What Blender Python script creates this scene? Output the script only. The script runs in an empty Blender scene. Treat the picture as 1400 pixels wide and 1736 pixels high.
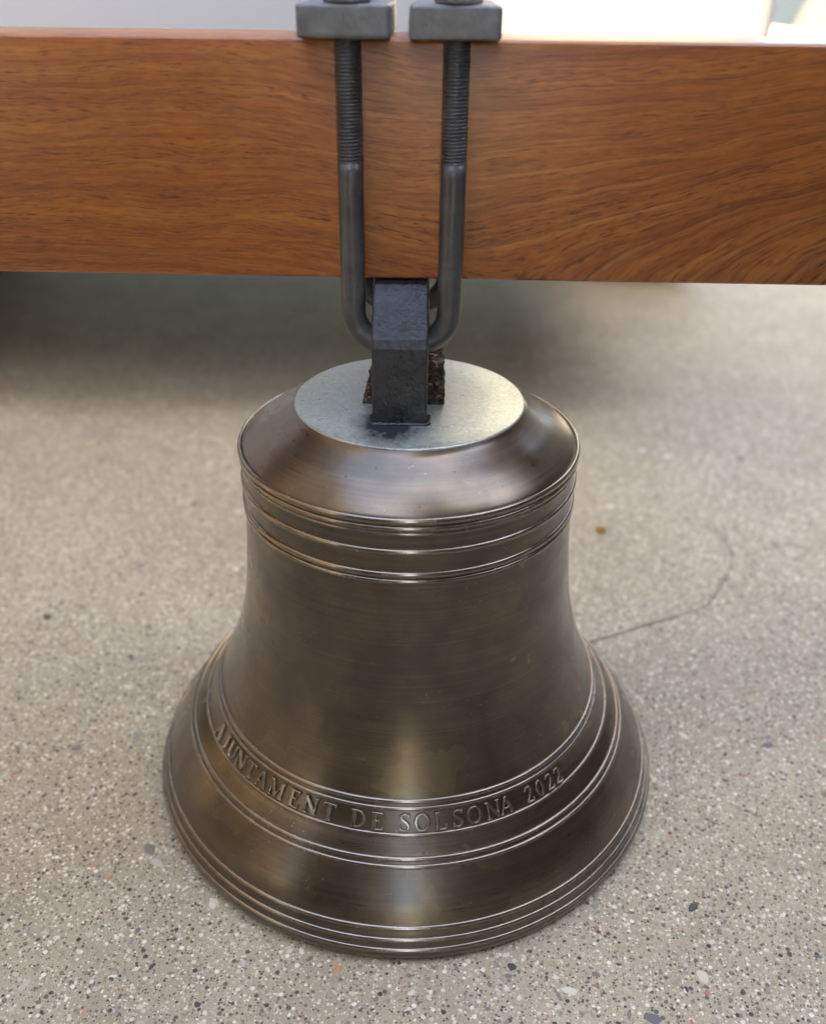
import bpy, bmesh, math, random
import numpy as np
from mathutils import Vector, Matrix, noise
R = math.radians
sc = bpy.context.scene
col = sc.collection
random.seed(7); rng = np.random.default_rng(7)

# ---------------------------------------------------------------- camera
cam_d = bpy.data.cameras.new('camera'); cam = bpy.data.objects.new('camera', cam_d); col.objects.link(cam)
cam_d.sensor_fit = 'HORIZONTAL'; cam_d.sensor_width = 36.0
cam_d.lens = 1535.1 / 1400 * 36.0
PITCH = R(30.69); ROLL = R(0.7)
fwd = Vector((0, math.cos(PITCH), -math.sin(PITCH))); rt = Vector((1, 0, 0)); up = rt.cross(fwd)
m = Matrix((rt, up, -fwd)).transposed().to_4x4()
cam.matrix_world = Matrix.Translation((0, -0.5611, 0.5608)) @ m @ Matrix.Rotation(ROLL, 4, 'Z')
cam_d.clip_start = 0.01; cam_d.clip_end = 500
cam_d.dof.use_dof = True; cam_d.dof.focus_distance = 0.578; cam_d.dof.aperture_fstop = 4.8
sc.camera = cam

# ---------------------------------------------------------------- sky, sun, exposure
SUN_EL, SUN_AZ = R(55), R(40)            # sun stands behind the camera, a little to the right
sdir = Vector((math.sin(SUN_AZ) * math.cos(SUN_EL), -math.cos(SUN_AZ) * math.cos(SUN_EL), math.sin(SUN_EL)))
w = bpy.data.worlds.new('World'); sc.world = w; w.use_nodes = True
nt = w.node_tree
sky = nt.nodes.new('ShaderNodeTexSky'); sky.sky_type = 'NISHITA'; sky.sun_disc = False
sky.sun_elevation = SUN_EL; sky.sun_rotation = math.atan2(sdir.x, sdir.y)
bg = nt.nodes['Background']; bg.inputs['Strength'].default_value = 0.15
nt.links.new(sky.outputs[0], bg.inputs['Color'])
sun_d = bpy.data.lights.new('sun', 'SUN'); sun_d.energy = 3.6; sun_d.angle = R(1.0); sun_d.color = (1, .86, .66)
sun = bpy.data.objects.new('sun', sun_d); col.objects.link(sun)
sun.rotation_euler = (-sdir).to_track_quat('-Z', 'Y').to_euler()
sc.view_settings.view_transform = 'Standard'; sc.view_settings.look = 'None'
sc.view_settings.exposure = 3.5; sc.view_settings.gamma = 1
sc.view_settings.use_white_balance = True; sc.view_settings.white_balance_temperature = 7900; sc.view_settings.white_balance_tint = 10
sc.cycles.use_adaptive_sampling = True; sc.cycles.adaptive_threshold = .02
sc.cycles.max_bounces = 6; sc.cycles.diffuse_bounces = 3; sc.cycles.glossy_bounces = 3; sc.cycles.transmission_bounces = 1
sc.cycles.caustics_reflective = False; sc.cycles.caustics_refractive = False

# ---------------------------------------------------------------- helpers
def mesh_obj(name, verts, faces, mat=None, parent=None, smooth=False):
    me = bpy.data.meshes.new(name); me.from_pydata([tuple(v) for v in verts], [], faces); me.update()
    return link(name, me, mat, parent, smooth)
def link(name, me, mat=None, parent=None, smooth=False):
    o = bpy.data.objects.new(name, me); col.objects.link(o)
    if mat is not None and len(me.materials) == 0: me.materials.append(mat)
    if parent: o.parent = parent
    if smooth: me.polygons.foreach_set('use_smooth', [True] * len(me.polygons))
    return o
def bm_obj(name, bm, mat=None, parent=None, smooth=False):
    me = bpy.data.meshes.new(name); bmesh.ops.recalc_face_normals(bm, faces=bm.faces); bm.to_mesh(me); bm.free()
    return link(name, me, mat, parent, smooth)
def tag(o, label=None, cat=None, group=None, kind=None):
    if label: o['label'] = label
    if cat: o['category'] = cat
    if group: o['group'] = group
    if kind: o['kind'] = kind
    return o
def empty(name, loc=(0, 0, 0), rz=0):
    o = bpy.data.objects.new(name, None); col.objects.link(o); o.location = loc; o.rotation_euler.z = rz; return o
def box_bm(x0, x1, y0, y1, z0, z1, bev=0, seg=2):
    bm = bmesh.new()
    bmesh.ops.create_cube(bm, size=1)
    for v in bm.verts:
        v.co = Vector(((x0 + x1) / 2 + v.co.x * (x1 - x0), (y0 + y1) / 2 + v.co.y * (y1 - y0), (z0 + z1) / 2 + v.co.z * (z1 - z0)))
    if bev: bmesh.ops.bevel(bm, geom=list(bm.edges), offset=bev, segments=seg, profile=.5, affect='EDGES')
    return bm
def lathe(prof, n=256, closed=False):
    prof = np.asarray(prof); k = len(prof)
    a = np.arange(n) * 2 * np.pi / n
    V = np.stack([prof[:, None, 0] * np.cos(a), prof[:, None, 0] * np.sin(a), np.repeat(prof[:, 1:2], n, 1)], -1).reshape(-1, 3)
    F = []
    for i in range(k if closed else k - 1):
        i2 = (i + 1) % k
        for j in range(n):
            j2 = (j + 1) % n
            F.append((i * n + j, i * n + j2, i2 * n + j2, i2 * n + j))
    return V, F
def catmull(pts, per=8):
    P = np.asarray(pts, float); out = []
    Q = np.vstack([2 * P[0] - P[1], P, 2 * P[-1] - P[-2]])
    for i in range(1, len(Q) - 2):
        for t in np.linspace(0, 1, per, endpoint=False):
            p0, p1, p2, p3 = Q[i - 1], Q[i], Q[i + 1], Q[i + 2]
            out.append(.5 * (2 * p1 + (p2 - p0) * t + (2 * p0 - 5 * p1 + 4 * p2 - p3) * t * t + (3 * p1 - p0 - 3 * p2 + p3) * t ** 3))
    out.append(P[-1]); return np.array(out)
def sweep(path, rad, n=20, cap=True):
    P = [Vector(p) for p in path]; V = []; F = []
    ref = Vector((0, 1, 0))
    for i, p in enumerate(P):
        t = (P[min(i + 1, len(P) - 1)] - P[max(i - 1, 0)]).normalized()
        u = t.cross(ref).normalized(); v = u.cross(t)
        r_ = rad[i] if hasattr(rad, '__len__') else rad
        for k in range(n):
            a = 2 * math.pi * k / n
            V.append(p + u * math.cos(a) * r_ + v * math.sin(a) * r_)
    for i in range(len(P) - 1):
        for k in range(n):
            k2 = (k + 1) % n
            F.append((i * n + k, i * n + k2, (i + 1) * n + k2, (i + 1) * n + k))
    if cap: F.append(tuple(range(n))[::-1]); F.append(tuple((len(P) - 1) * n + k for k in range(n)))
    return V, F

# ---- material helper
class NT:
    def __init__(s, name):
        s.m = bpy.data.materials.new(name); s.m.use_nodes = True; s.t = s.m.node_tree; s.b = s.t.nodes['Principled BSDF']
    def n(s, typ, **kw):
        o = s.t.nodes.new('ShaderNode' + typ)
        for k, v in kw.items():
            if k in o.inputs and not hasattr(o, k): o.inputs[k].default_value = v
            else: setattr(o, k, v)
        return o
    def l(s, a, b): s.t.links.new(a, b)
    def coord(s, scale=(1, 1, 1), loc=(0, 0, 0), rot=(0, 0, 0), out='Object'):
        c = s.n('TexCoord'); mp = s.n('Mapping'); s.l(c.outputs[out], mp.inputs[0])
        mp.inputs['Scale'].default_value = scale; mp.inputs['Location'].default_value = loc; mp.inputs['Rotation'].default_value = rot
        return mp.outputs[0]
    def noise(s, vec, scale, detail=3, rough=.5, dist=0, typ=None):
        o = s.n('TexNoise'); s.l(vec, o.inputs['Vector'])
        for k, v in (('Scale', scale), ('Detail', detail), ('Roughness', rough), ('Distortion', dist)): o.inputs[k].default_value = v
        return o.outputs['Fac']
    def vor(s, vec, scale, feature='F1', rnd=1):
        o = s.n('TexVoronoi', feature=feature); s.l(vec, o.inputs['Vector']); o.inputs['Scale'].default_value = scale; o.inputs['Randomness'].default_value = rnd
        return o
    def ramp(s, fac, stops, interp='LINEAR'):
        o = s.n('ValToRGB'); s.l(fac, o.inputs[0]); r = o.color_ramp; r.interpolation = interp
        while len(r.elements) < len(stops): r.elements.new(.5)
        for e, (p, c) in zip(r.elements, stops):
            e.position = p; e.color = (c, c, c, 1) if not hasattr(c, '__len__') else (*c, 1)
        return o.outputs[0]
    def mix(s, fac, a, b, mode='MIX'):
        o = s.n('Mix', data_type='RGBA', blend_type=mode)
        for sock, v in ((o.inputs[0], fac), (o.inputs[6], a), (o.inputs[7], b)):
            if hasattr(v, 'is_linked'): s.l(v, sock)
            elif hasattr(v, '__len__'): sock.default_value = (*v, 1)
            else: sock.default_value = v if sock.type == 'VALUE' else (v, v, v, 1)
        return o.outputs[2]
    def math(s, op, a, b=0, c=0):
        o = s.n('Math', operation=op)
        for i, v in enumerate((a, b, c)):
            if hasattr(v, 'is_linked'): s.l(v, o.inputs[i])
            else: o.inputs[i].default_value = v
        return o.outputs[0]
    def set(s, **kw):
        for k, v in kw.items():
            k = k.replace('_', ' ')
            if hasattr(v, 'is_linked'): s.l(v, s.b.inputs[k])
            else: s.b.inputs[k].default_value = (*v, 1) if hasattr(v, '__len__') else v
    def bump(s, h, strength=.3, dist=.001, prev=None):
        o = s.n('Bump'); o.inputs['Strength'].default_value = strength; o.inputs['Distance'].default_value = dist; s.l(h, o.inputs['Height'])
        if prev is not None: s.l(prev, o.inputs['Normal'])
        s.l(o.outputs[0], s.b.inputs['Normal']); return o.outputs[0]

def mat_bronze():
    M = NT('bronze')
    v = M.coord()
    big = M.noise(v, 14, 4, .55, .3); mid = M.noise(v, 36, 4, .52, .2); fine = M.noise(v, 420, 2, .6)
    rings = M.noise(M.coord((5, 5, 1100)), 1, 2, .6)          # lathe marks
    bands = M.noise(M.coord((3, 3, 150), (1, 4, 2)), 1, 4, .7)
    c = M.ramp(big, [(.30, (.064, .046, .029)), (.43, (.094, .069, .044)), (.56, (.110, .080, .049)), (.70, (.152, .106, .055))])
    c = M.mix(M.ramp(mid, [(.38, 0), (.66, .9)]), c, M.mix(1.0, c, (.70, .68, .72), 'MULTIPLY'))
    c = M.mix(M.ramp(bands, [(.35, .7), (.52, 0)]), c, M.mix(1.0, c, (.78, .77, .78), 'MULTIPLY'))
    c = M.mix(M.ramp(rings, [(.50, 0), (.68, .7)]), c, M.mix(1.0, c, (1.45, 1.40, 1.32), 'MULTIPLY'))
    c = M.mix(M.ramp(fine, [(.24, .7), (.30, 0)]), c, (.03, .022, .016))
    dots = M.vor(v, 300); dm = M.ramp(dots.outputs['Distance'], [(.06, 1), (.13, 0)])
    dk = M.ramp(M.noise(v, 38, 3), [(.53, 0), (.64, 1)])
    c = M.mix(M.math('MULTIPLY', dm, dk), c, (.36, .32, .25))
    pit = M.vor(M.coord(loc=(3, 1, 2)), 75); pm = M.ramp(pit.outputs['Distance'], [(.030, 1), (.060, 0)])
    c = M.mix(M.math('MULTIPLY', pm, .8), c, (.025, .018, .014))
    rough = M.math('ADD', M.ramp(mid, [(.25, .22), (.75, .40)]), M.math('MULTIPLY', M.ramp(rings, [(.3, 0), (.7, 1)]), .08))
    M.set(Base_Color=c, Metallic=.92, Roughness=rough, Anisotropic=.35, Coat_Weight=.75, Coat_IOR=1.65, Coat_Roughness=M.ramp(big, [(.3, .18), (.7, .30)]))
    b = M.bump(rings, .07, .0004); b = M.bump(pm, .5, -.0006, b); M.bump(M.noise(v, 110, 2, .5), .12, .0008, b)
    return M.m
def mat_bead(name='rubbed_bronze', k=1.0):
    M = NT(name); v = M.coord(); n = M.noise(v, 70, 4, .6); f = M.noise(v, 500, 3, .6)
    c = M.ramp(n, [(.3, tuple(k * np.array((.135, .102, .074)))), (.7, tuple(k * np.array((.215, .168, .122))))])
    c = M.mix(M.ramp(f, [(.28, .8), (.36, 0)]), c, (.06, .045, .03))
    M.set(Base_Color=c, Metallic=.95, Roughness=M.ramp(n, [(.3, .19), (.7, .30)]), Coat_Weight=.8, Coat_IOR=1.8, Coat_Roughness=.15); M.bump(f, .12, .0004); return M.m
def mat_disc():
    M = NT('grey_zinc_paint')
    v = M.coord()
    n1 = M.noise(v, 60, 4, .6); n2 = M.noise(v, 450, 3, .6, .8); n3 = M.noise(v, 12, 3)
    c = M.ramp(n2, [(.32, (.28, .305, .285)), (.5, (.37, .405, .38)), (.7, (.46, .50, .47))])
    c = M.mix(M.ramp(n3, [(.4, 0), (.7, .5)]), c, M.mix(1.0, c, (.82, .88, .92), 'MULTIPLY'))
    d = M.vor(v, 90); c = M.mix(M.ramp(d.outputs['Distance'], [(.03, .8), (.07, 0)]), c, (.12, .12, .12))
    # shade and reflection of the staple, painted dark round its foot
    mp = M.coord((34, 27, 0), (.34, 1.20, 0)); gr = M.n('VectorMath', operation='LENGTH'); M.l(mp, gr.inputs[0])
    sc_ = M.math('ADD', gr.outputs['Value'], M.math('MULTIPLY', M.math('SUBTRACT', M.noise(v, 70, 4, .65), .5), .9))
    foot_shade = M.ramp(sc_, [(.42, .97), (1.0, 0)])
    c = M.mix(foot_shade, c, (.016, .018, .024))
    M.set(Base_Color=c, Metallic=M.math('MULTIPLY_ADD', foot_shade, -.59, .5), Specular_IOR_Level=M.math('MULTIPLY_ADD', foot_shade, -.55, .5), Roughness=M.math('MULTIPLY_ADD', foot_shade, .25, M.ramp(n1, [(.3, .26), (.7, .36)])))
    b = M.bump(n2, .22, .0006); M.bump(n1, .2, .001, b)
    return M.m
def mat_steel(name, base, rough=.45, metal=.5, lump=.35):
    M = NT(name)
    v = M.coord()
    n1 = M.noise(v, 90, 4, .6); n2 = M.noise(v, 600, 3, .65); n3 = M.noise(v, 25, 3, .6)
    k = np.array(base)
    c = M.ramp(n1, [(.3, tuple(k * .72)), (.55, tuple(k)), (.75, tuple(k * 1.35))])
    c = M.mix(M.ramp(n3, [(.58, 0), (.75, .5)]), c, tuple(k * 1.6 + np.array((.015, .01, .004))))
    c = M.mix(M.ramp(n2, [(.66, 0), (.76, .6)]), c, tuple(k * 2.6))
    c = M.mix(M.ramp(n2, [(.26, .8), (.34, 0)]), c, tuple(k * .3))
    M.set(Base_Color=c, Metallic=metal, Roughness=M.ramp(n1, [(.3, rough - .07), (.7, rough + .1)]))
    b = M.bump(n2, lump, .0005); M.bump(n1, lump, .0012, b)
    return M.m
def mat_raw_cast():
    M = NT('raw_cast_copper')
    v = M.coord(); n1 = M.noise(v, 260, 4, .7, .5); n2 = M.noise(v, 60, 3)
    c = M.ramp(n1, [(.3, (.012, .011, .010)), (.54, (.045, .032, .027)), (.72, (.34, .23, .19))])
    M.set(Base_Color=c, Metallic=.6, Roughness=.5); M.bump(n1, .8, .002); return M.m
def mat_wood():
    M = NT('varnished_red_brown_wood')
    tc = M.n('TexCoord'); sep = M.n('SeparateXYZ'); M.l(tc.outputs['Object'], sep.inputs[0])
    x, y, z = sep.outputs
    warp = M.noise(M.coord((5, 5, 14)), 1, 3, .55); warp2 = M.noise(M.coord((30, 40, 90), (2, 0, 1)), 1, 3, .6)
    wz = M.math('ADD', M.math('MULTIPLY', M.math('SUBTRACT', warp, .5), .026), M.math('MULTIPLY', M.math('SUBTRACT', warp2, .5), .0028))
    # growth rings: almost straight on the left, opening into a cathedral towards the right
    zz = M.math('ADD', M.math('ADD', z, M.math('MULTIPLY', y, .6)), wz)
    dz = M.math('MAXIMUM', M.math('SUBTRACT', zz, .385), 0)
    hyp = M.math('ADD', M.math('MULTIPLY', x, -.25), M.math('ADD', M.math('MULTIPLY', M.math('POWER', dz, 2), 8.0), .440))
    t = M.n('MapRange', interpolation_type='SMOOTHERSTEP'); M.l(x, t.inputs[0]); t.inputs[1].default_value = -.12; t.inputs[2].default_value = .14
    mixf = M.n('Mix', data_type='FLOAT'); M.l(t.outputs[0], mixf.inputs[0]); M.l(zz, mixf.inputs[2]); M.l(hyp, mixf.inputs[3])
    g = mixf.outputs[0]
    def grain(sx, sg, det, ox=0.0, rough=.6):                      # streaks that follow the growth lines
        cv = M.n('CombineXYZ'); M.l(M.math('MULTIPLY_ADD', x, sx, ox), cv.inputs[0]); M.l(M.math('MULTIPLY', g, sg), cv.inputs[1]); M.l(M.math('MULTIPLY', y, 200), cv.inputs[2])
        n = M.n('TexNoise'); M.l(cv.outputs[0], n.inputs['Vector']); n.inputs['Scale'].default_value = 1; n.inputs['Detail'].default_value = det; n.inputs['Roughness'].default_value = rough
        return n.outputs['Fac']
    ringn = grain(1.2, 190, 3, 3); band = grain(2.5, 55, 2, 8)
    fib = grain(30, 560, 3, 1, .65); por = grain(105, 1250, 2, 5); por2 = grain(34, 900, 3, 2, .62); flame = M.noise(M.coord((38, 60, 26), (3, 3, 1)), 1, 3, .6)
    c = M.ramp(ringn, [(.28, (.285, .076, .012)), (.45, (.375, .112, .018)), (.58, (.425, .134, .022)), (.74, (.50, .172, .031))])
    c = M.mix(M.ramp(band, [(.34, .75), (.58, 0)]), c, M.mix(1.0, c, (.66, .58, .55), 'MULTIPLY'))
    c = M.mix(M.ramp(flame, [(.35, .45), (.6, 0)]), c, M.mix(1.0, c, (.78, .70, .66), 'MULTIPLY'))
    c = M.mix(M.ramp(fib, [(.30, .6), (.50, 0)]), c, (.150, .040, .010))
    c = M.mix(M.ramp(fib, [(.56, 0), (.74, .55)]), c, (.50, .20, .052))
    c = M.mix(M.ramp(por, [(.30, .5), (.42, 0)]), c, (.46, .18, .045))
    dens = M.ramp(grain(4, 70, 3, 13), [(.34, .3), (.60, 1)])     # pores crowd in some growth zones
    p1 = M.math('MULTIPLY', M.ramp(por, [(.56, 0), (.66, .9)]), dens); p2 = M.math('MULTIPLY', M.ramp(por2, [(.58, 0), (.68, .95)]), dens)
    c = M.mix(p1, c, (.080, .022, .007)); c = M.mix(p2, c, (.055, .016, .006))
    rr = M.math('FRACT', M.math('MULTIPLY', g, 70))
    line = M.math('MULTIPLY', M.ramp(rr, [(0, 0), (.86, 0), (.945, 1), (.965, 1), (1, 0)]), M.math('MULTIPLY', t.outputs[0], M.ramp(M.noise(M.coord((18, 9, 40), (7, 0, 0)), 1, 3), [(.36, .05), (.58, .5)])))
    dline = M.math('MULTIPLY', M.ramp(rr, [(0, .9), (.10, 0), (1, 0)]), M.math('MULTIPLY', t.outputs[0], M.ramp(fib, [(.35, .7), (.6, .1)])))
    c = M.mix(line, c, (.50, .21, .07)); c = M.mix(dline, c, (.09, .026, .008))
    M.set(Base_Color=c, Roughness=M.ramp(por2, [(.4, .36), (.75, .52)]), Coat_Weight=.35, Coat_Roughness=.30)
    b = M.bump(p1, .25, -.0006); b = M.bump(p2, .30, -.0008, b); M.bump(line, .12, .0004, b)
    return M.m
def mat_concrete():
    M = NT('exposed_aggregate_concrete')
    v = M.coord(); 
    big = M.noise(v, 2.3, 4, .55); mid = M.noise(v, 11, 4, .6); fine = M.noise(v, 900, 2, .6)
    c = M.ramp(mid, [(.3, (.375, .300, .185)), (.5, (.435, .352, .222)), (.7, (.48, .395, .255))])
    c = M.mix(M.ramp(big, [(.36, .9), (.60, 0)]), c, M.mix(1.0, c, (.78, .76, .76), 'MULTIPLY'))
    c = M.mix(M.ramp(fine, [(.35, .6), (.5, 0)]), c, (.20, .185, .16))
    c = M.mix(M.ramp(fine, [(.55, 0), (.68, .6)]), c, (.52, .49, .43))
    for sc_, thr, seed in ((520, .34, 0), (300, .30, 3.3), (190, .27, 7.1)):       # sand and fine grit
        wv = M.coord((1, 1.12, 1), (seed, seed * .7, 0), (0, 0, seed))
        vo = M.vor(wv, sc_); cell = M.n('SeparateColor'); M.l(vo.outputs['Color'], cell.inputs[0])
        grain = M.ramp(cell.outputs[0], [(0, (.040, .036, .038)), (.18, (.14, .112, .08)), (.40, (.30, .25, .175)), (.66, (.47, .395, .285)), (.84, (.66, .58, .43)), (1, (.78, .71, .56))])
        gate = M.math('MULTIPLY', M.ramp(cell.outputs[1], [(.26, 0), (.32, 1)]), M.ramp(vo.outputs['Distance'], [(thr, 1), (thr + .08, 0)]))
        c = M.mix(gate, c, grain)
    stain = M.noise(M.coord((3, 5, 1), (5, 2, 0)), 1, 3)
    c = M.mix(M.ramp(stain, [(.62, 0), (.8, .4)]), c, M.mix(1.0, c, (.72, .64, .55), 'MULTIPLY'))
    pit = M.vor(M.coord(loc=(2, 5, 0)), 70); pm = M.ramp(pit.outputs['Distance'], [(.045, 1), (.07, 0)])
    c = M.mix(pm, c, (.06, .05, .045))
    M.set(Base_Color=c, Roughness=.82)
    b = M.bump(fine, .25, .0006); b = M.bump(pm, .6, -.0012, b); M.bump(mid, .2, .004, b)
    return M.m
def mat_plain(name, base, rough=.6, metal=0, var=.12, scale=20, bump=.1):
    M = NT(name); v = M.coord(); n = M.noise(v, scale, 4, .6); k = np.array(base)
    M.set(Base_Color=M.ramp(n, [(.3, tuple(k * (1 - var))), (.7, tuple(np.minimum(k * (1 + var), .95)))]), Roughness=rough, Metallic=metal)
    M.bump(M.noise(v, scale * 8, 3), bump, .001); return M.m

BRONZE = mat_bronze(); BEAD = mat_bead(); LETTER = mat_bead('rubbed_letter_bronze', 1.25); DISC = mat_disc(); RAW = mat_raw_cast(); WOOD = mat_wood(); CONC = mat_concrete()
STEEL = mat_steel('dark_grey_steel', (.078, .082, .088), .36, .45, .35)
STAPLE = mat_steel('blackened_forged_steel', (.040, .044, .053), .30, .5, .7)
PLATE = mat_steel('grey_painted_plate', (.150, .158, .172), .42, .4, .6)
WHITE = mat_plain('white_paint', (.54, .555, .58), .35, 0, .03, 3, .02)
RUBBER = mat_plain('black_rubber', (.018, .018, .018), .7, 0, .2, 30, .3)
UNDER = mat_plain('dusty_underbody', (.20, .15, .10), .9, 0, .3, 8, .3)
BLOCKER = mat_plain('dark_blocker', (.11, .092, .072), .85, 0, .2, 3, .3)

# ---------------------------------------------------------------- setting: ground
AX = -0.0033                                     # axis of the bell
bm = bmesh.new()
xs_ = [-60, -3, -1, 1, 3, 60]; ys_ = [-30, -2, 0, 2, 6, 90]
vv = [[bm.verts.new((x, y, 0)) for x in xs_] for y in ys_]
for i in range(len(ys_) - 1):
    for j in range(len(xs_) - 1): bm.faces.new((vv[i][j], vv[i][j + 1], vv[i + 1][j + 1], vv[i + 1][j]))
ground = bm_obj('ground', bm, CONC); tag(ground, kind='structure')

# unseen slabs added to block sun and sky and shape the bell's reflections
def slab(name, x0, x1, y0, y1, z1):
    o = bm_obj(name, box_bm(x0, x1, y0, y1, -.05, z1, .01, 1), BLOCKER); tag(o, kind='structure'); return o
slab('light_blocker', -.95, -.04, -1.5, -1.0, 1.7)
slab('light_blocker', .10, 1.46, -1.5, -1.0, 5.4)
slab('light_blocker', 1.463, 1.775, -1.5, -1.0, 3.45)
slab('light_blocker', 1.778, 3.3, -1.06, -1.0, 4.8)
slab('light_blocker', -2.0, -1.5, -1.49, 3.5, 3.4)
slab('light_blocker', 1.95, 2.2, -.99, 3.5, 2.1)

# ---------------------------------------------------------------- pebbles in the concrete
PEB = {
 'white': (.64, .58, .455), 'cream': (.60, .51, .36), 'pale_grey': (.48, .425, .335), 'mid_grey': (.27, .245, .205), 'slate': (.135, .128, .125),
 'charcoal': (.060, .055, .053), 'brown_grey': (.19, .165, .135), 'tan': (.42, .31, .18), 'red': (.40, .15, .105), 'orange': (.50, .25, .12), 'olive': (.27, .255, .19)}
PW = [.11, .10, .18, .19, .09, .055, .13, .05, .020, .02, .045]
PM = {k: mat_plain('pebble_' + k, c, .6, 0, .18, 160, .15) for k, c in PEB.items()}
PK = list(PEB)
def pebble_shape(r_):
    n = r_.integers(7, 11); el = r_.uniform(1.0, 1.9); a0 = r_.uniform(0, 6.28)
    a = np.sort(np.arange(n) * 2 * np.pi / n + r_.uniform(-.25, .25, n)); rad = 1 + r_.uniform(-.22, .22, n)
    p = np.stack([np.cos(a) * rad * math.sqrt(el), np.sin(a) * rad / math.sqrt(el)], -1)
    c, s = math.cos(a0), math.sin(a0); p = p @ np.array([[c, s], [-s, c]])
    V = [(*q, -.25) for q in p] + [(*(q * .93), .045) for q in p] + [(*(q * .6), .085) for q in p]; F = []
    for k in range(n):
        k2 = (k + 1) % n
        F.append((k, k2, n + k2, n + k)); F.append((n + k, n + k2, 2 * n + k2, 2 * n + k))
    F.append(tuple(2 * n + k for k in range(n)))
    return np.array(V), F
shapes = [pebble_shape(rng) for _ in range(14)]
def zs(r): return min(r, .004) * .9
placed = []; grid = {}
def free(x, y, r):
    gx, gy = int(x / .014), int(y / .014)
    for i in (-1, 0, 1):
        for j in (-1, 0, 1):
            for (a, b, c) in grid.get((gx + i, gy + j), ()):
                if (a - x) ** 2 + (b - y) ** 2 < (1.25 * (c + r)) ** 2: return False
    grid.setdefault((gx, gy), []).append((x, y, r)); return True
def in_view(x, y):
    d = y + .5611
    return abs(x) < .04 + .50 * math.hypot(d, .56) and y > -.36
tries = 0
def sprinkle(n, r0, r1, ymax, power):
    k = 0; t_ = 0
    while k < n and t_ < n * 12:
        t_ += 1
        y = -.36 + (ymax + .36) * rng.random(); x = rng.uniform(-1, 1) * (.04 + .5 * math.hypot(y + .56, .56))
        if math.hypot(x - AX, y) < .193: continue
        r = r0 + (r1 - r0) * rng.random() ** power
        if not free(x, y, r): continue
        placed.append((x, y, r, int(rng.choice(len(PK), p=np.array(PW) / sum(PW))), int(rng.integers(len(shapes))), rng.uniform(0, 6.28))); k += 1
sprinkle(420, .0019, .0050, .75, 2.0)
sprinkle(2200, .0011, .0022, .75, 1.2)
sprinkle(9000, .0006, .0012, .55, 1.0)
order = sorted(range(len(placed)), key=lambda i: -placed[i][2] / (math.hypot(placed[i][1] + .56, .56) ** 1.5))
top = set(order[:300]); cache = {}
SV, SF, SM = [], [], []; off = 0
for i, (x, y, r, kc, ks, a) in enumerate(placed):
    V, F = shapes[ks]
    if i in top:
        key = (kc, ks)
        if key not in cache:
            me = bpy.data.meshes.new('pebble'); me.from_pydata([tuple(q) for q in V], [], F); me.materials.append(PM[PK[kc]])
            me.polygons.foreach_set('use_smooth', [True] * len(me.polygons)); cache[key] = me
        o = bpy.data.objects.new('pebble', cache[key]); col.objects.link(o); o.parent = ground
        o.location = (x, y, 0); o.rotation_euler.z = a; o.scale = (r, r, zs(r))
    else:
        c, s = math.cos(a), math.sin(a)
        W = np.stack([x + r * (V[:, 0] * c - V[:, 1] * s), y + r * (V[:, 0] * s + V[:, 1] * c), V[:, 2] * zs(r)], -1)
        SV.append(W); SF += [tuple(off + q for q in f) for f in F]; SM += [kc] * len(F); off += len(V)
me = bpy.data.meshes.new('small_pebbles'); me.from_pydata([tuple(q) for q in np.concatenate(SV)], [], SF)
for k in PK: me.materials.append(PM[k])
me.polygons.foreach_set('material_index', SM)
sp = link('small_pebbles', me, None, ground); sp['kind'] = 'stuff'

# crack in the concrete
def ribbon(name, pts, wd, mat, z, parent):
    P = catmull(pts, 10); V = []; F = []
    for i, p in enumerate(P):
        t = P[min(i + 1, len(P) - 1)] - P[max(i - 1, 0)]; t = t / np.linalg.norm(t); nn = np.array((-t[1], t[0]))
        hw = wd * max(0, .42 + 1.1 * noise.noise(Vector((i * .33, 3.3, 1)))) * min(1, i / 4, (len(P) - 1 - i) / 4) + .0002
        q = p + nn * .0045 * noise.noise(Vector((i * .37, 9, 2)))
        V += [(*(q + nn * hw), z), (*(q - nn * hw), z)]
    for i in range(len(P) - 1): F.append((2 * i, 2 * i + 1, 2 * i + 3, 2 * i + 2))
    return mesh_obj(name, V, F, mat, parent)
CRACK = mat_plain('crack_dirt', (.23, .195, .145), .95, 0, .3, 300, .3)

# ---------------------------------------------------------------- bell
bell = empty('bell', (AX, 0, 0), R(-1.0))
tag(bell, 'bronze bell with moulded rings and raised lettering, standing on the speckled concrete', 'bell')
outer = [(.1945, .0), (.1985, .003), (.1998, .008), (.1984, .0125), (.1958, .0190), (.1925, .0260), (.1858, .0385), (.1775, .0505), (.1702, .0602),
         (.1640, .0672), (.1568, .0745), (.1518, .0815), (.1470, .0895), (.1415, .1010), (.1345, .1185), (.1278, .1380), (.1222, .1600),
         (.1188, .1820), (.1166, .2050), (.1152, .2250), (.1143, .2450), (.1142, .2600), (.1143, .2760), (.1144, .2860)]
co = catmull(outer, 7)
shoulder = catmull([(.1144, .2860), (.1136, .2893), (.1112, .2922), (.1050, .2972), (.0960, .3032), (.0870, .3082), (.0800, .3125), (.0772, .3152), (.0766, .3160), (.0762, .3160)], 6)
inner = catmull([(.0700, .3050), (.0950, .2850), (.1010, .2500), (.1040, .2000), (.1120, .1500), (.1300, .1000), (.1560, .0500), (.1830, .0120), (.1900, .0010)], 5)
prof = np.vstack([co, shoulder[1:], [(.0, .3155)], [(.0, .3050)], inner])
V, F = lathe(prof, 288, closed=True)
mesh_obj('body', V, F, BRONZE, bell, True)
def surf(z):                                       # outer radius and slope at height z
    r = np.interp(z, co[:, 1], co[:, 0]); d = 1e-3
    dr = (np.interp(z + d, co[:, 1], co[:, 0]) - np.interp(z - d, co[:, 1], co[:, 0])) / (2 * d)
    return r, dr
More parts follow.
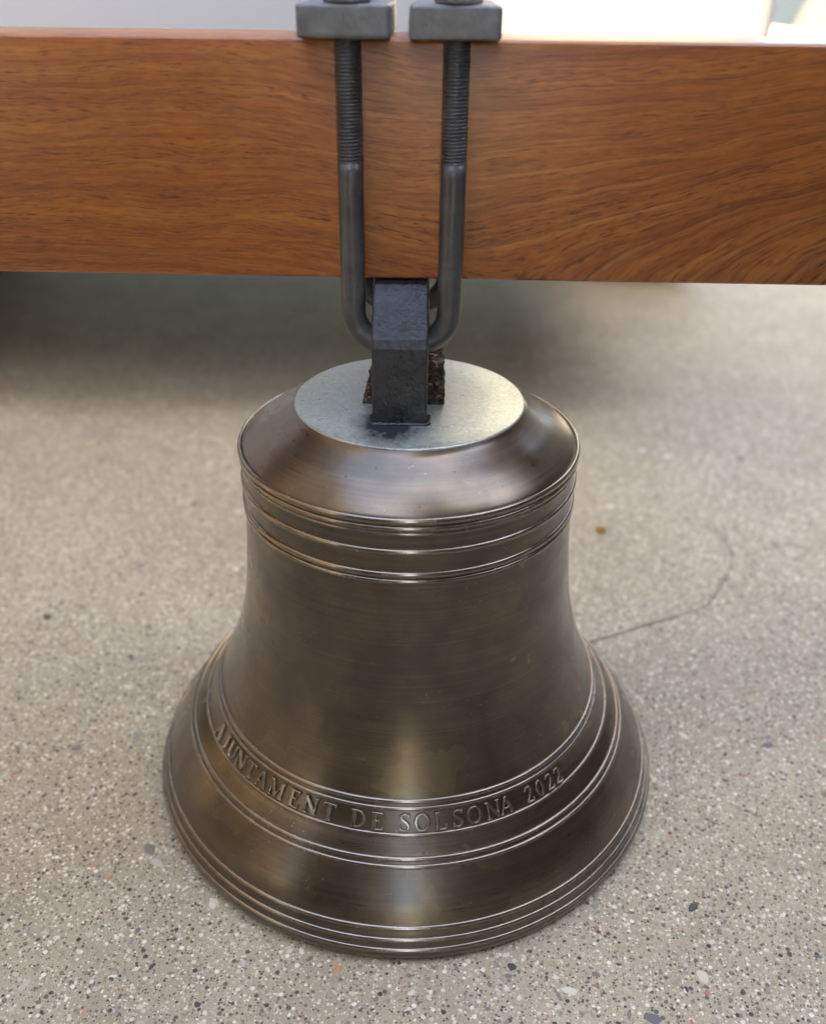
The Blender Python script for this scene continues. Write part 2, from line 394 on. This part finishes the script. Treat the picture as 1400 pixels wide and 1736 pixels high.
def moulding(z, hw, proud):
    r, dr = surf(z); tn = np.array((dr, 1.0)); tn /= np.linalg.norm(tn); nn = np.array((tn[1], -tn[0]))
    a = np.linspace(-.25, np.pi + .25, 11)
    P = [np.array((r, z)) + tn * hw * math.cos(t) + nn * (proud * math.sin(t)) for t in a[::-1]] + [np.array((r, z)) - nn * .0012]
    V, F = lathe(np.array(P), 288, closed=True)
    return mesh_obj('moulding_ring', V, F, BEAD, bell, True)
for z, hw, pr in ((.0118, .0017, .0012), (.0187, .0017, .0013), (.0260, .0018, .0014),
                  (.0592, .0016, .0013), (.0630, .0017, .0014), (.0738, .0015, .0013), (.0878, .0016, .0013), (.0921, .0019, .0016),
                  (.2465, .0017, .0014), (.2512, .0022, .0016), (.2675, .0021, .0016), (.2800, .0010, .0006), (.2838, .0018, .0014), (.2888, .0024, .0018)):
    moulding(z, hw, pr)
# top plate
pd = [(.0, .3145), (.0757, .3145), (.0768, .3150), (.0770, .3160), (.0766, .3167), (.0755, .31695), (.05, .3169), (.02, .3169), (.0, .3169)]
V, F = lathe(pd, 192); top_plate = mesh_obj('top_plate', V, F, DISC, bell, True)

# ---- raised letters: stroke distance fields turned into soft relief on the sloping band
TK, TN, SE = .112, .054, .046
def poly(*pts, w): return ('p', pts, w if hasattr(w, '__len__') else [w] * len(pts))
def bar(x0, y0, x1, y1, hw): return ('r', (x0, y0, x1, y1), hw)
def ell(cx, rx, ry, thick):
    a = np.linspace(0, 2 * np.pi, 41); return poly(*[(cx + rx * math.cos(t), .5 + ry * math.sin(t)) for t in a], w=[TN + (thick - TN) * abs(math.cos(t)) ** 1.3 for t in a])
G = {
 'A': (.86, [bar(.10, .03, .43, .98, TN), bar(.43, .98, .76, .03, TK), bar(.22, .34, .62, .34, TN), bar(.0, .03, .22, .03, SE), bar(.58, .03, .88, .03, SE)]),
 'J': (.44, [bar(.27, .2, .27, .97, TK), poly((.27, .22), (.25, .10), (.17, .03), (.07, .08), w=[TK, .07, .045, .06]), bar(.12, .97, .43, .97, SE)]),
 'U': (.90, [bar(.19, .34, .19, .97, TK), poly((.19, .36), (.22, .16), (.33, .06), (.48, .04), (.61, .09), (.70, .2), (.72, .36), w=[TK, .075, .055, .045, .04, TN, TN]), bar(.72, .34, .72, .97, TN), bar(.03, .97, .36, .97, SE), bar(.58, .97, .87, .97, SE)]),
 'N': (.92, [bar(.16, .03, .16, .96, TN), bar(.15, .95, .76, .05, TK), bar(.76, .05, .76, .97, TN), bar(.03, .03, .31, .03, SE), bar(.0, .97, .24, .97, SE), bar(.62, .97, .90, .97, SE)]),
 'T': (.76, [bar(.38, .03, .38, .96, TK), bar(.03, .95, .73, .95, TN), bar(.03, .76, .03, .97, SE), bar(.73, .76, .73, .97, SE), bar(.22, .03, .54, .03, SE)]),
 'M': (1.08, [bar(.16, .03, .16, .96, TN), bar(.17, .96, .52, .06, TK), bar(.52, .06, .88, .96, TN), bar(.90, .03, .90, .97, TK), bar(.03, .03, .30, .03, SE), bar(.0, .97, .2, .97, SE), bar(.74, .03, 1.06, .03, SE), bar(.88, .97, 1.06, .97, SE)]),
 'E': (.72, [bar(.20, .03, .20, .97, TK), bar(.05, .96, .62, .96, TN), bar(.2, .51, .46, .51, TN), bar(.05, .04, .66, .04, TN), bar(.62, .78, .62, .97, SE), bar(.46, .40, .46, .62, SE), bar(.67, .04, .67, .24, SE)]),
 'D': (.88, [bar(.20, .03, .20, .97, TK), poly((.05, .96), (.36, .955), (.58, .88), (.72, .70), (.755, .5), (.72, .30), (.58, .12), (.36, .045), (.05, .04), w=[TN, TN, .055, .08, TK, .08, .055, TN, TN])]),
 'S': (.68, [poly((.55, .76), (.49, .90), (.35, .96), (.21, .93), (.14, .81), (.17, .68), (.30, .58), (.44, .47), (.54, .34), (.53, .17), (.43, .07), (.29, .035), (.15, .11), (.10, .24), w=[TN, TN, TN, .05, .07, .085, .095, .095, .085, .07, .05, TN, TN, TN]), bar(.57, .70, .57, .98, SE), bar(.08, .02, .08, .31, SE)]),
 'O': (.88, [ell(.44, .345, .455, TK)]),
 'L': (.72, [bar(.20, .03, .20, .97, TK), bar(.05, .04, .66, .04, TN), bar(.67, .04, .67, .26, SE), bar(.05, .97, .36, .97, SE)]),
 '2': (.60, [poly((.09, .74), (.14, .89), (.27, .955), (.41, .92), (.48, .78), (.44, .60), (.30, .36), (.10, .10), w=[.05, TN, .04, .06, TK, .08, .05, TN]), bar(.07, .06, .54, .06, .05), bar(.55, .06, .55, .24, SE)]),
 '0': (.58, [ell(.29, .205, .455, TK * .9)]),
}
def sdf(prims, X, Y):
    D = np.full(X.shape, 9.0)
    for kind, p, w_ in prims:
        segs = [((p[0], p[1]), (p[2], p[3]), w_, w_)] if kind == 'r' else [(p[i], p[i + 1], w_[i], w_[i + 1]) for i in range(len(p) - 1)]
        for (a, b, wa, wb) in segs:
            ax, ay = a; dx, dy = b[0] - ax, b[1] - ay; L2 = dx * dx + dy * dy + 1e-12; L = math.sqrt(L2)
            u = ((X - ax) * dx + (Y - ay) * dy) / L2
            if kind == 'r':
                perp = np.abs((X - ax) * dy - (Y - ay) * dx) / L - wa
                along = np.abs(u - .5) * L - L / 2 - .01
                d = np.maximum(perp, along)
            else:
                uc = np.clip(u, 0, 1); d = np.hypot(X - ax - uc * dx, Y - ay - uc * dy) - (wa + (wb - wa) * uc)
            D = np.minimum(D, d)
    return D
CAP = .0118; ZB = .0755                            # cap height along the slope, height of the base line
LET = [('A', 374, 1237), ('J', 384, 1258), ('U', 396, 1272), ('N', 411, 1287), ('T', 426, 1304), ('A', 441, 1322), ('M', 468, 1338), ('E', 498, 1354), ('N', 525, 1368), ('T', 556, 1379),
       ('D', 607, 1389), ('E', 639, 1394), ('S', 686, 1395), ('O', 716, 1395), ('L', 747, 1393), ('S', 777, 1388), ('O', 805, 1382), ('N', 837, 1374), ('A', 859, 1366), ('2', 897, 1347), ('0', 917, 1337), ('2', 934, 1327), ('2', 949, 1317)]
LETTER_AZ = None
def azimuth(u, v):                                 # where round the bell a letter sits
    cr, sr = math.cos(ROLL), math.sin(ROLL); a, b = u - 700, v - 868; a, b = a * cr + b * sr, -a * sr + b * cr
    f_ = 1535.1; d = Vector((a, f_ * math.cos(PITCH) - b * math.sin(PITCH), -f_ * math.sin(PITCH) - b * math.cos(PITCH)))
    t = (.0815 - .5608) / d.z; return math.atan2(a * t - AX, -(-.5611 + d.y * t))
for ch, u, v in LET:
    wd, prims = G[ch]; az = azimuth(u, v) + R(1.0)
    nx, ny = int(46 * (wd + .16)), 54
    gx = np.linspace(-.08, wd + .08, nx); gy = np.linspace(-.09, 1.09, ny); X, Y = np.meshgrid(gx, gy)
    D = sdf(prims, X, Y)
    H = np.clip(.5 - D / .05, 0, 1); H = H * H * (3 - 2 * H)
    H = H * .0024 - .00035 - .0004 * np.exp(-(D / .06) ** 2) * (D > 0)
    zc = ZB; r0, dr0 = surf(zc + .005); slope = math.sqrt(1 + dr0 * dr0)
    Z = zc + Y * CAP / slope
    rr, dr = surf(Z); q = np.sqrt(1 + dr * dr)
    rad = rr + H / q; Z = Z - H * dr / q
    phi = az + (X - wd / 2) * CAP * 1.03 / rr
    P = np.stack([rad * np.sin(phi), -rad * np.cos(phi), Z], -1)
    keep = (H > -.00034); idx = -np.ones(X.shape, int); fs = []
    for i in range(ny - 1):
        for j in range(nx - 1):
            if keep[i:i + 2, j:j + 2].any(): fs.append((i * nx + j, i * nx + j + 1, (i + 1) * nx + j + 1, (i + 1) * nx + j))
    used = sorted({q for f in fs for q in f}); mp = {q: k for k, q in enumerate(used)}
    Pf = P.reshape(-1, 3)
    mesh_obj('letter', [Pf[q] for q in used], [tuple(mp[q] for q in f) for f in fs], LETTER, bell, True)

# ---- staple (forged loop welded on the top plate), weld, broken casting lug
OX = -0.0085 - AX
def staple_bm():
    out = [(-.041, .3165), (-.041, .366), (-.0395, .3715), (-.0235, .3965), (-.0195, .3995), (-.0150, .4005), (.048, .4005), (.0545, .3985), (.0725, .3715), (.074, .366), (.074, .3165)]
    inn = [(.064, .3165), (.064, .362), (.0465, .3885), (-.0115, .3885), (-.0305, .362), (-.0305, .3165)]
    ring_ = out + inn; hx = .0172; bm = bmesh.new()
    L = [bm.verts.new((OX - hx, y, z)) for y, z in ring_]; Rr = [bm.verts.new((OX + hx, y, z)) for y, z in ring_]
    n = len(ring_)
    for i in range(n):
        j = (i + 1) % n; bm.faces.new((L[i], L[j], Rr[j], Rr[i]))
    bm.faces.new(L[::-1]); bm.faces.new(Rr)
    ed = [e for e in bm.edges if abs(e.verts[0].co.x - e.verts[1].co.x) < 1e-6]
    bmesh.ops.bevel(bm, geom=ed, offset=.0016, segments=3, profile=.5, affect='EDGES')
    return bm
st = bm_obj('staple', staple_bm(), STAPLE, bell)
for p in st.data.polygons: p.use_smooth = False
def lump(V, amp, freq, seed):
    o = []
    for v in V:
        v = Vector(v); n1 = noise.noise_vector(v * freq + Vector((seed, 0, 0))); n2 = noise.noise_vector(v * freq * 2.7 + Vector((0, seed, 0)))
        o.append(v + n1 * amp + n2 * amp * .5)
    return o
wp = [(OX - .018, -.030, .3172), (OX - .0182, -.0412, .3172), (OX - .0165, -.0425, .3172)] + [(OX - .0165 + .033 * k / 22, -.0425, .3172) for k in range(1, 22)] + [(OX + .0165, -.0425, .3172), (OX + .0182, -.0412, .3172), (OX + .018, -.030, .3172)]
def tube(path, rad, n=10):
    P = [Vector(p) for p in path]; V = []; F = []
    for i, p in enumerate(P):
        t = (P[min(i + 1, len(P) - 1)] - P[max(i - 1, 0)]).normalized(); u = t.cross(Vector((0, 0, 1))).normalized(); v = Vector((0, 0, 1))
        r_ = rad * (1 + .35 * noise.noise(Vector((i * .9, 0, 4))))
        for k in range(n): a = 2 * math.pi * k / n; V.append(p + u * math.cos(a) * r_ * 1.15 + v * math.sin(a) * r_ * .8)
    for i in range(len(P) - 1):
        for k in range(n): k2 = (k + 1) % n; F.append((i * n + k, i * n + k2, (i + 1) * n + k2, (i + 1) * n + k))
    F.append(tuple(range(n))[::-1]); F.append(tuple((len(P) - 1) * n + k for k in range(n)))
    return V, F
V, F = tube(wp, .0015); mesh_obj('weld', lump(V, .0005, 420, 2), F, STAPLE, bell, True)
bm = box_bm(-.0335 - AX, .0198 - AX, -.007, .022, .3160, .3440)
bmesh.ops.subdivide_edges(bm, edges=bm.edges, cuts=15, use_grid_fill=True)
for v in bm.verts:
    k = (v.co.z - .316) / .028
    if v.co.x < 0: v.co.x = v.co.x * (1 - .24 * k)
    else: v.co.x = v.co.x * (1 - .06 * k)
    v.co.y -= .004 * (1 - k)
    n1 = noise.noise_vector(v.co * 260) * .0016 + noise.noise_vector(v.co * 700 + Vector((5, 0, 0))) * .0010
    v.co += n1 if v.co.z > .3162 else Vector((n1.x, n1.y, 0))
bm_obj('casting_lug', bm, RAW, bell, False)

# ---------------------------------------------------------------- beam
YF, YB, ZL, ZT = -.0160, .0490, .4015, .5318
beam = bm_obj('beam', box_bm(-1.15, 1.15, YF, YB, ZL, ZT, .0032, 3), WOOD); beam.rotation_euler.z = R(-1.0)
for p in beam.data.polygons: p.use_smooth = True
beam.data.set_sharp_from_angle(angle=R(25)) if hasattr(beam.data, 'set_sharp_from_angle') else None
tag(beam, 'long reddish-brown varnished wooden beam across the top, carrying the bell', 'beam')

# ---------------------------------------------------------------- clamp: two U-bolts and two plates
RB = .0073; XL, XR = -.0372, .0209
def u_bolt(y, label):
    o = empty('u_bolt', (0, 0, 0), R(-1.0)); tag(o, label, 'bolt', 'U-bolts clamping the staple to the beam')
    zb = .3645; rc = .0195; zt0 = .4705; path = []
    for z in np.linspace(zt0, zb + rc, 12): path.append((XL, y, z))
    for a in np.linspace(0, 90, 10)[1:]: path.append((XL + rc - rc * math.cos(R(a)), y, zb + rc - rc * math.sin(R(a))))
    for a in np.linspace(90, 0, 10): path.append((XR - rc + rc * math.cos(R(a)), y, zb + rc - rc * math.sin(R(a))))
    for z in np.linspace(zb + rc, zt0, 12)[1:]: path.append((XR, y, z))
    V, F = sweep(path, RB, 24); mesh_obj('rod', V, F, STEEL, o, True)
    pitch = .00185; n = 28; per = 6; z0, z1 = zt0 - .0005, .5690; nz = int((z1 - z0) / pitch * per)
    for x in (XL, XR):
        Vt = []; Ft = []
        for i in range(nz + 1):
            z = z0 + (z1 - z0) * i / nz
            for k in range(n):
                a = 2 * math.pi * k / n; ph = ((z - z0) / pitch - k / n) % 1
                rr_ = RB * .85 + .0014 * (1 - abs(2 * ph - 1)) ** .8
                if i > nz - 5: rr_ = min(rr_, RB * (1 - .03 * (i - nz + 5)))
                Vt.append((x + rr_ * math.cos(a), y + rr_ * math.sin(a), z))
        for i in range(nz):
            for k in range(n): k2 = (k + 1) % n; Ft.append((i * n + k, i * n + k2, (i + 1) * n + k2, (i + 1) * n + k))
        Ft.append(tuple(nz * n + k for k in range(n)))
        mesh_obj('thread', Vt, Ft, STEEL, o, True)
        bmn = bmesh.new(); bmesh.ops.create_cone(bmn, cap_ends=True, segments=6, radius1=.0130, radius2=.0130, depth=.0125)
        bmesh.ops.rotate(bmn, verts=bmn.verts, cent=(0, 0, 0), matrix=Matrix.Rotation(R(30 if x < 0 else 38), 3, 'Z'))
        bmesh.ops.bevel(bmn, geom=list(bmn.edges), offset=.0011, segments=2, profile=.5, affect='EDGES')
        bmesh.ops.translate(bmn, verts=bmn.verts, vec=(x, y, ZT + .0164 + .0063)); bm_obj('nut', bmn, PLATE, o)
    return o
u_bolt(-.0236, 'grey steel U-bolt in front of the beam, threaded upper legs, looped through the staple')
u_bolt(.0567, 'grey steel U-bolt behind the beam, almost wholly hidden by it')
def plate(x, w_, label, seed):
    bm = box_bm(x - w_ / 2, x + w_ / 2, -.0345, .0680, ZT + .0001, ZT + .0163)
    bmesh.ops.subdivide_edges(bm, edges=[e for e in bm.edges], cuts=1, use_grid_fill=True)
    bv = [e for e in bm.edges if len(e.link_faces) == 2 and e.calc_face_angle() > 1]
    bmesh.ops.bevel(bm, geom=bv, offset=.0024, segments=4, profile=.6, affect='EDGES')
    for v in bm.verts: v.co += noise.noise_vector(v.co * 90 + Vector((seed, 0, 0))) * .0006 if v.co.z > ZT + .001 else Vector((0, 0, 0))
    o = bm_obj('clamp_plate', bm, PLATE, None, True); o.rotation_euler.z = R(-1.0)
    o.data.set_sharp_from_angle(angle=R(40)); tag(o, label, 'plate', 'clamp plates on top of the beam')
plate(-.0388, .0482, 'grey steel clamp plate on the beam, the left one, its right side catching light', 3)
plate(.0194, .0478, 'grey steel clamp plate on the beam, the right one, against the white glare', 11)

# ---------------------------------------------------------------- behind: white body on tyres, far block
tr = empty('trailer', (0, .62, 0)); tag(tr, 'pale white boxy body on dark tyres, seen as a blurred strip above the beam', 'trailer')
bm_obj('panel', box_bm(-3.0, .41, 0, 1.7, .26, 2.0, .02, 3), WHITE, tr)
bm_obj('underbody', box_bm(-2.95, .38, .03, 1.65, .247, .263, .005, 1), UNDER, tr)
def tyre(x, y, r, wd):
    pr = [(r * .5, -wd / 2), (r * .93, -wd / 2), (r, -wd / 2 + .02), (r, wd / 2 - .02), (r * .93, wd / 2), (r * .5, wd / 2)]
    V, F = lathe(pr, 40, True); V = [(q[2] + x, q[0] + y, q[1] + r) for q in V]
    mesh_obj('tyre', V, F, RUBBER, tr, True)
tyre(-.96, .88, .21, .20); tyre(.50, .90, .21, .20)
PALE = mat_plain('pale_grey_green', (.050, .055, .044), .7, 0, .1, 2, .1)
bm = bmesh.new()
q = [(4.9, 13), (8.4, 13), (8.4, 15), (4.9, 15)]
lo = [bm.verts.new((x, y, 0)) for x, y in q]; hi = [bm.verts.new((6.65 + (x - 6.65) * .45, 14 + (y - 14) * .45, 1.6)) for x, y in q]
for i in range(4): j = (i + 1) % 4; bm.faces.new((lo[i], lo[j], hi[j], hi[i]))
bm.faces.new(hi); bm.faces.new(lo[::-1])
bmesh.ops.bevel(bm, geom=list(bm.edges), offset=.03, segments=2, profile=.5, affect='EDGES')
tag(bm_obj('tapered_block', bm, PALE), 'pale grey-green block with a slanting side in the top right corner', 'block')

# ---------------------------------------------------------------- small things on the ground
def ground_at(u, v):
    cr, sr = math.cos(ROLL), math.sin(ROLL); a, b = u - 700, v - 868; a, b = a * cr + b * sr, -a * sr + b * cr
    f_ = 1535.1; d = Vector((a, f_ * math.cos(PITCH) - b * math.sin(PITCH), -f_ * math.sin(PITCH) - b * math.cos(PITCH)))
    t = -.5608 / d.z; return np.array((a * t, -.5611 + d.y * t))
ribbon('crack', [ground_at(*q) for q in ((985, 1092), (1040, 1078), (1100, 1058), (1160, 1042), (1200, 1022), (1225, 985), (1242, 945), (1225, 915), (1195, 888), (1170, 870))], .0016, CRACK, .0009, ground)
LEAF = mat_plain('dry_leaf', (.62, .36, .07), .7, 0, .3, 120, .4)
p = ground_at(1018, 902); bm = bmesh.new()
for (x, y, z) in ((-.009, 0, .001), (-.004, .006, .004), (.004, .007, .006), (.010, .001, .003), (.004, -.006, .005), (-.004, -.005, .003)): bm.verts.new((x, y, z))
c = bm.verts.new((0, 0, .008)); bm.verts.ensure_lookup_table()
for i in range(6): bm.faces.new((bm.verts[i], bm.verts[(i + 1) % 6], c))
bmesh.ops.solidify(bm, geom=list(bm.faces), thickness=.0008)
lf = bm_obj('leaf_crumb', bm, LEAF); lf.scale = (.75, .75, .75); lf.location = (p[0], p[1], .001); tag(lf, 'small yellow-brown leaf crumb on the concrete right of the bell', 'leaf')
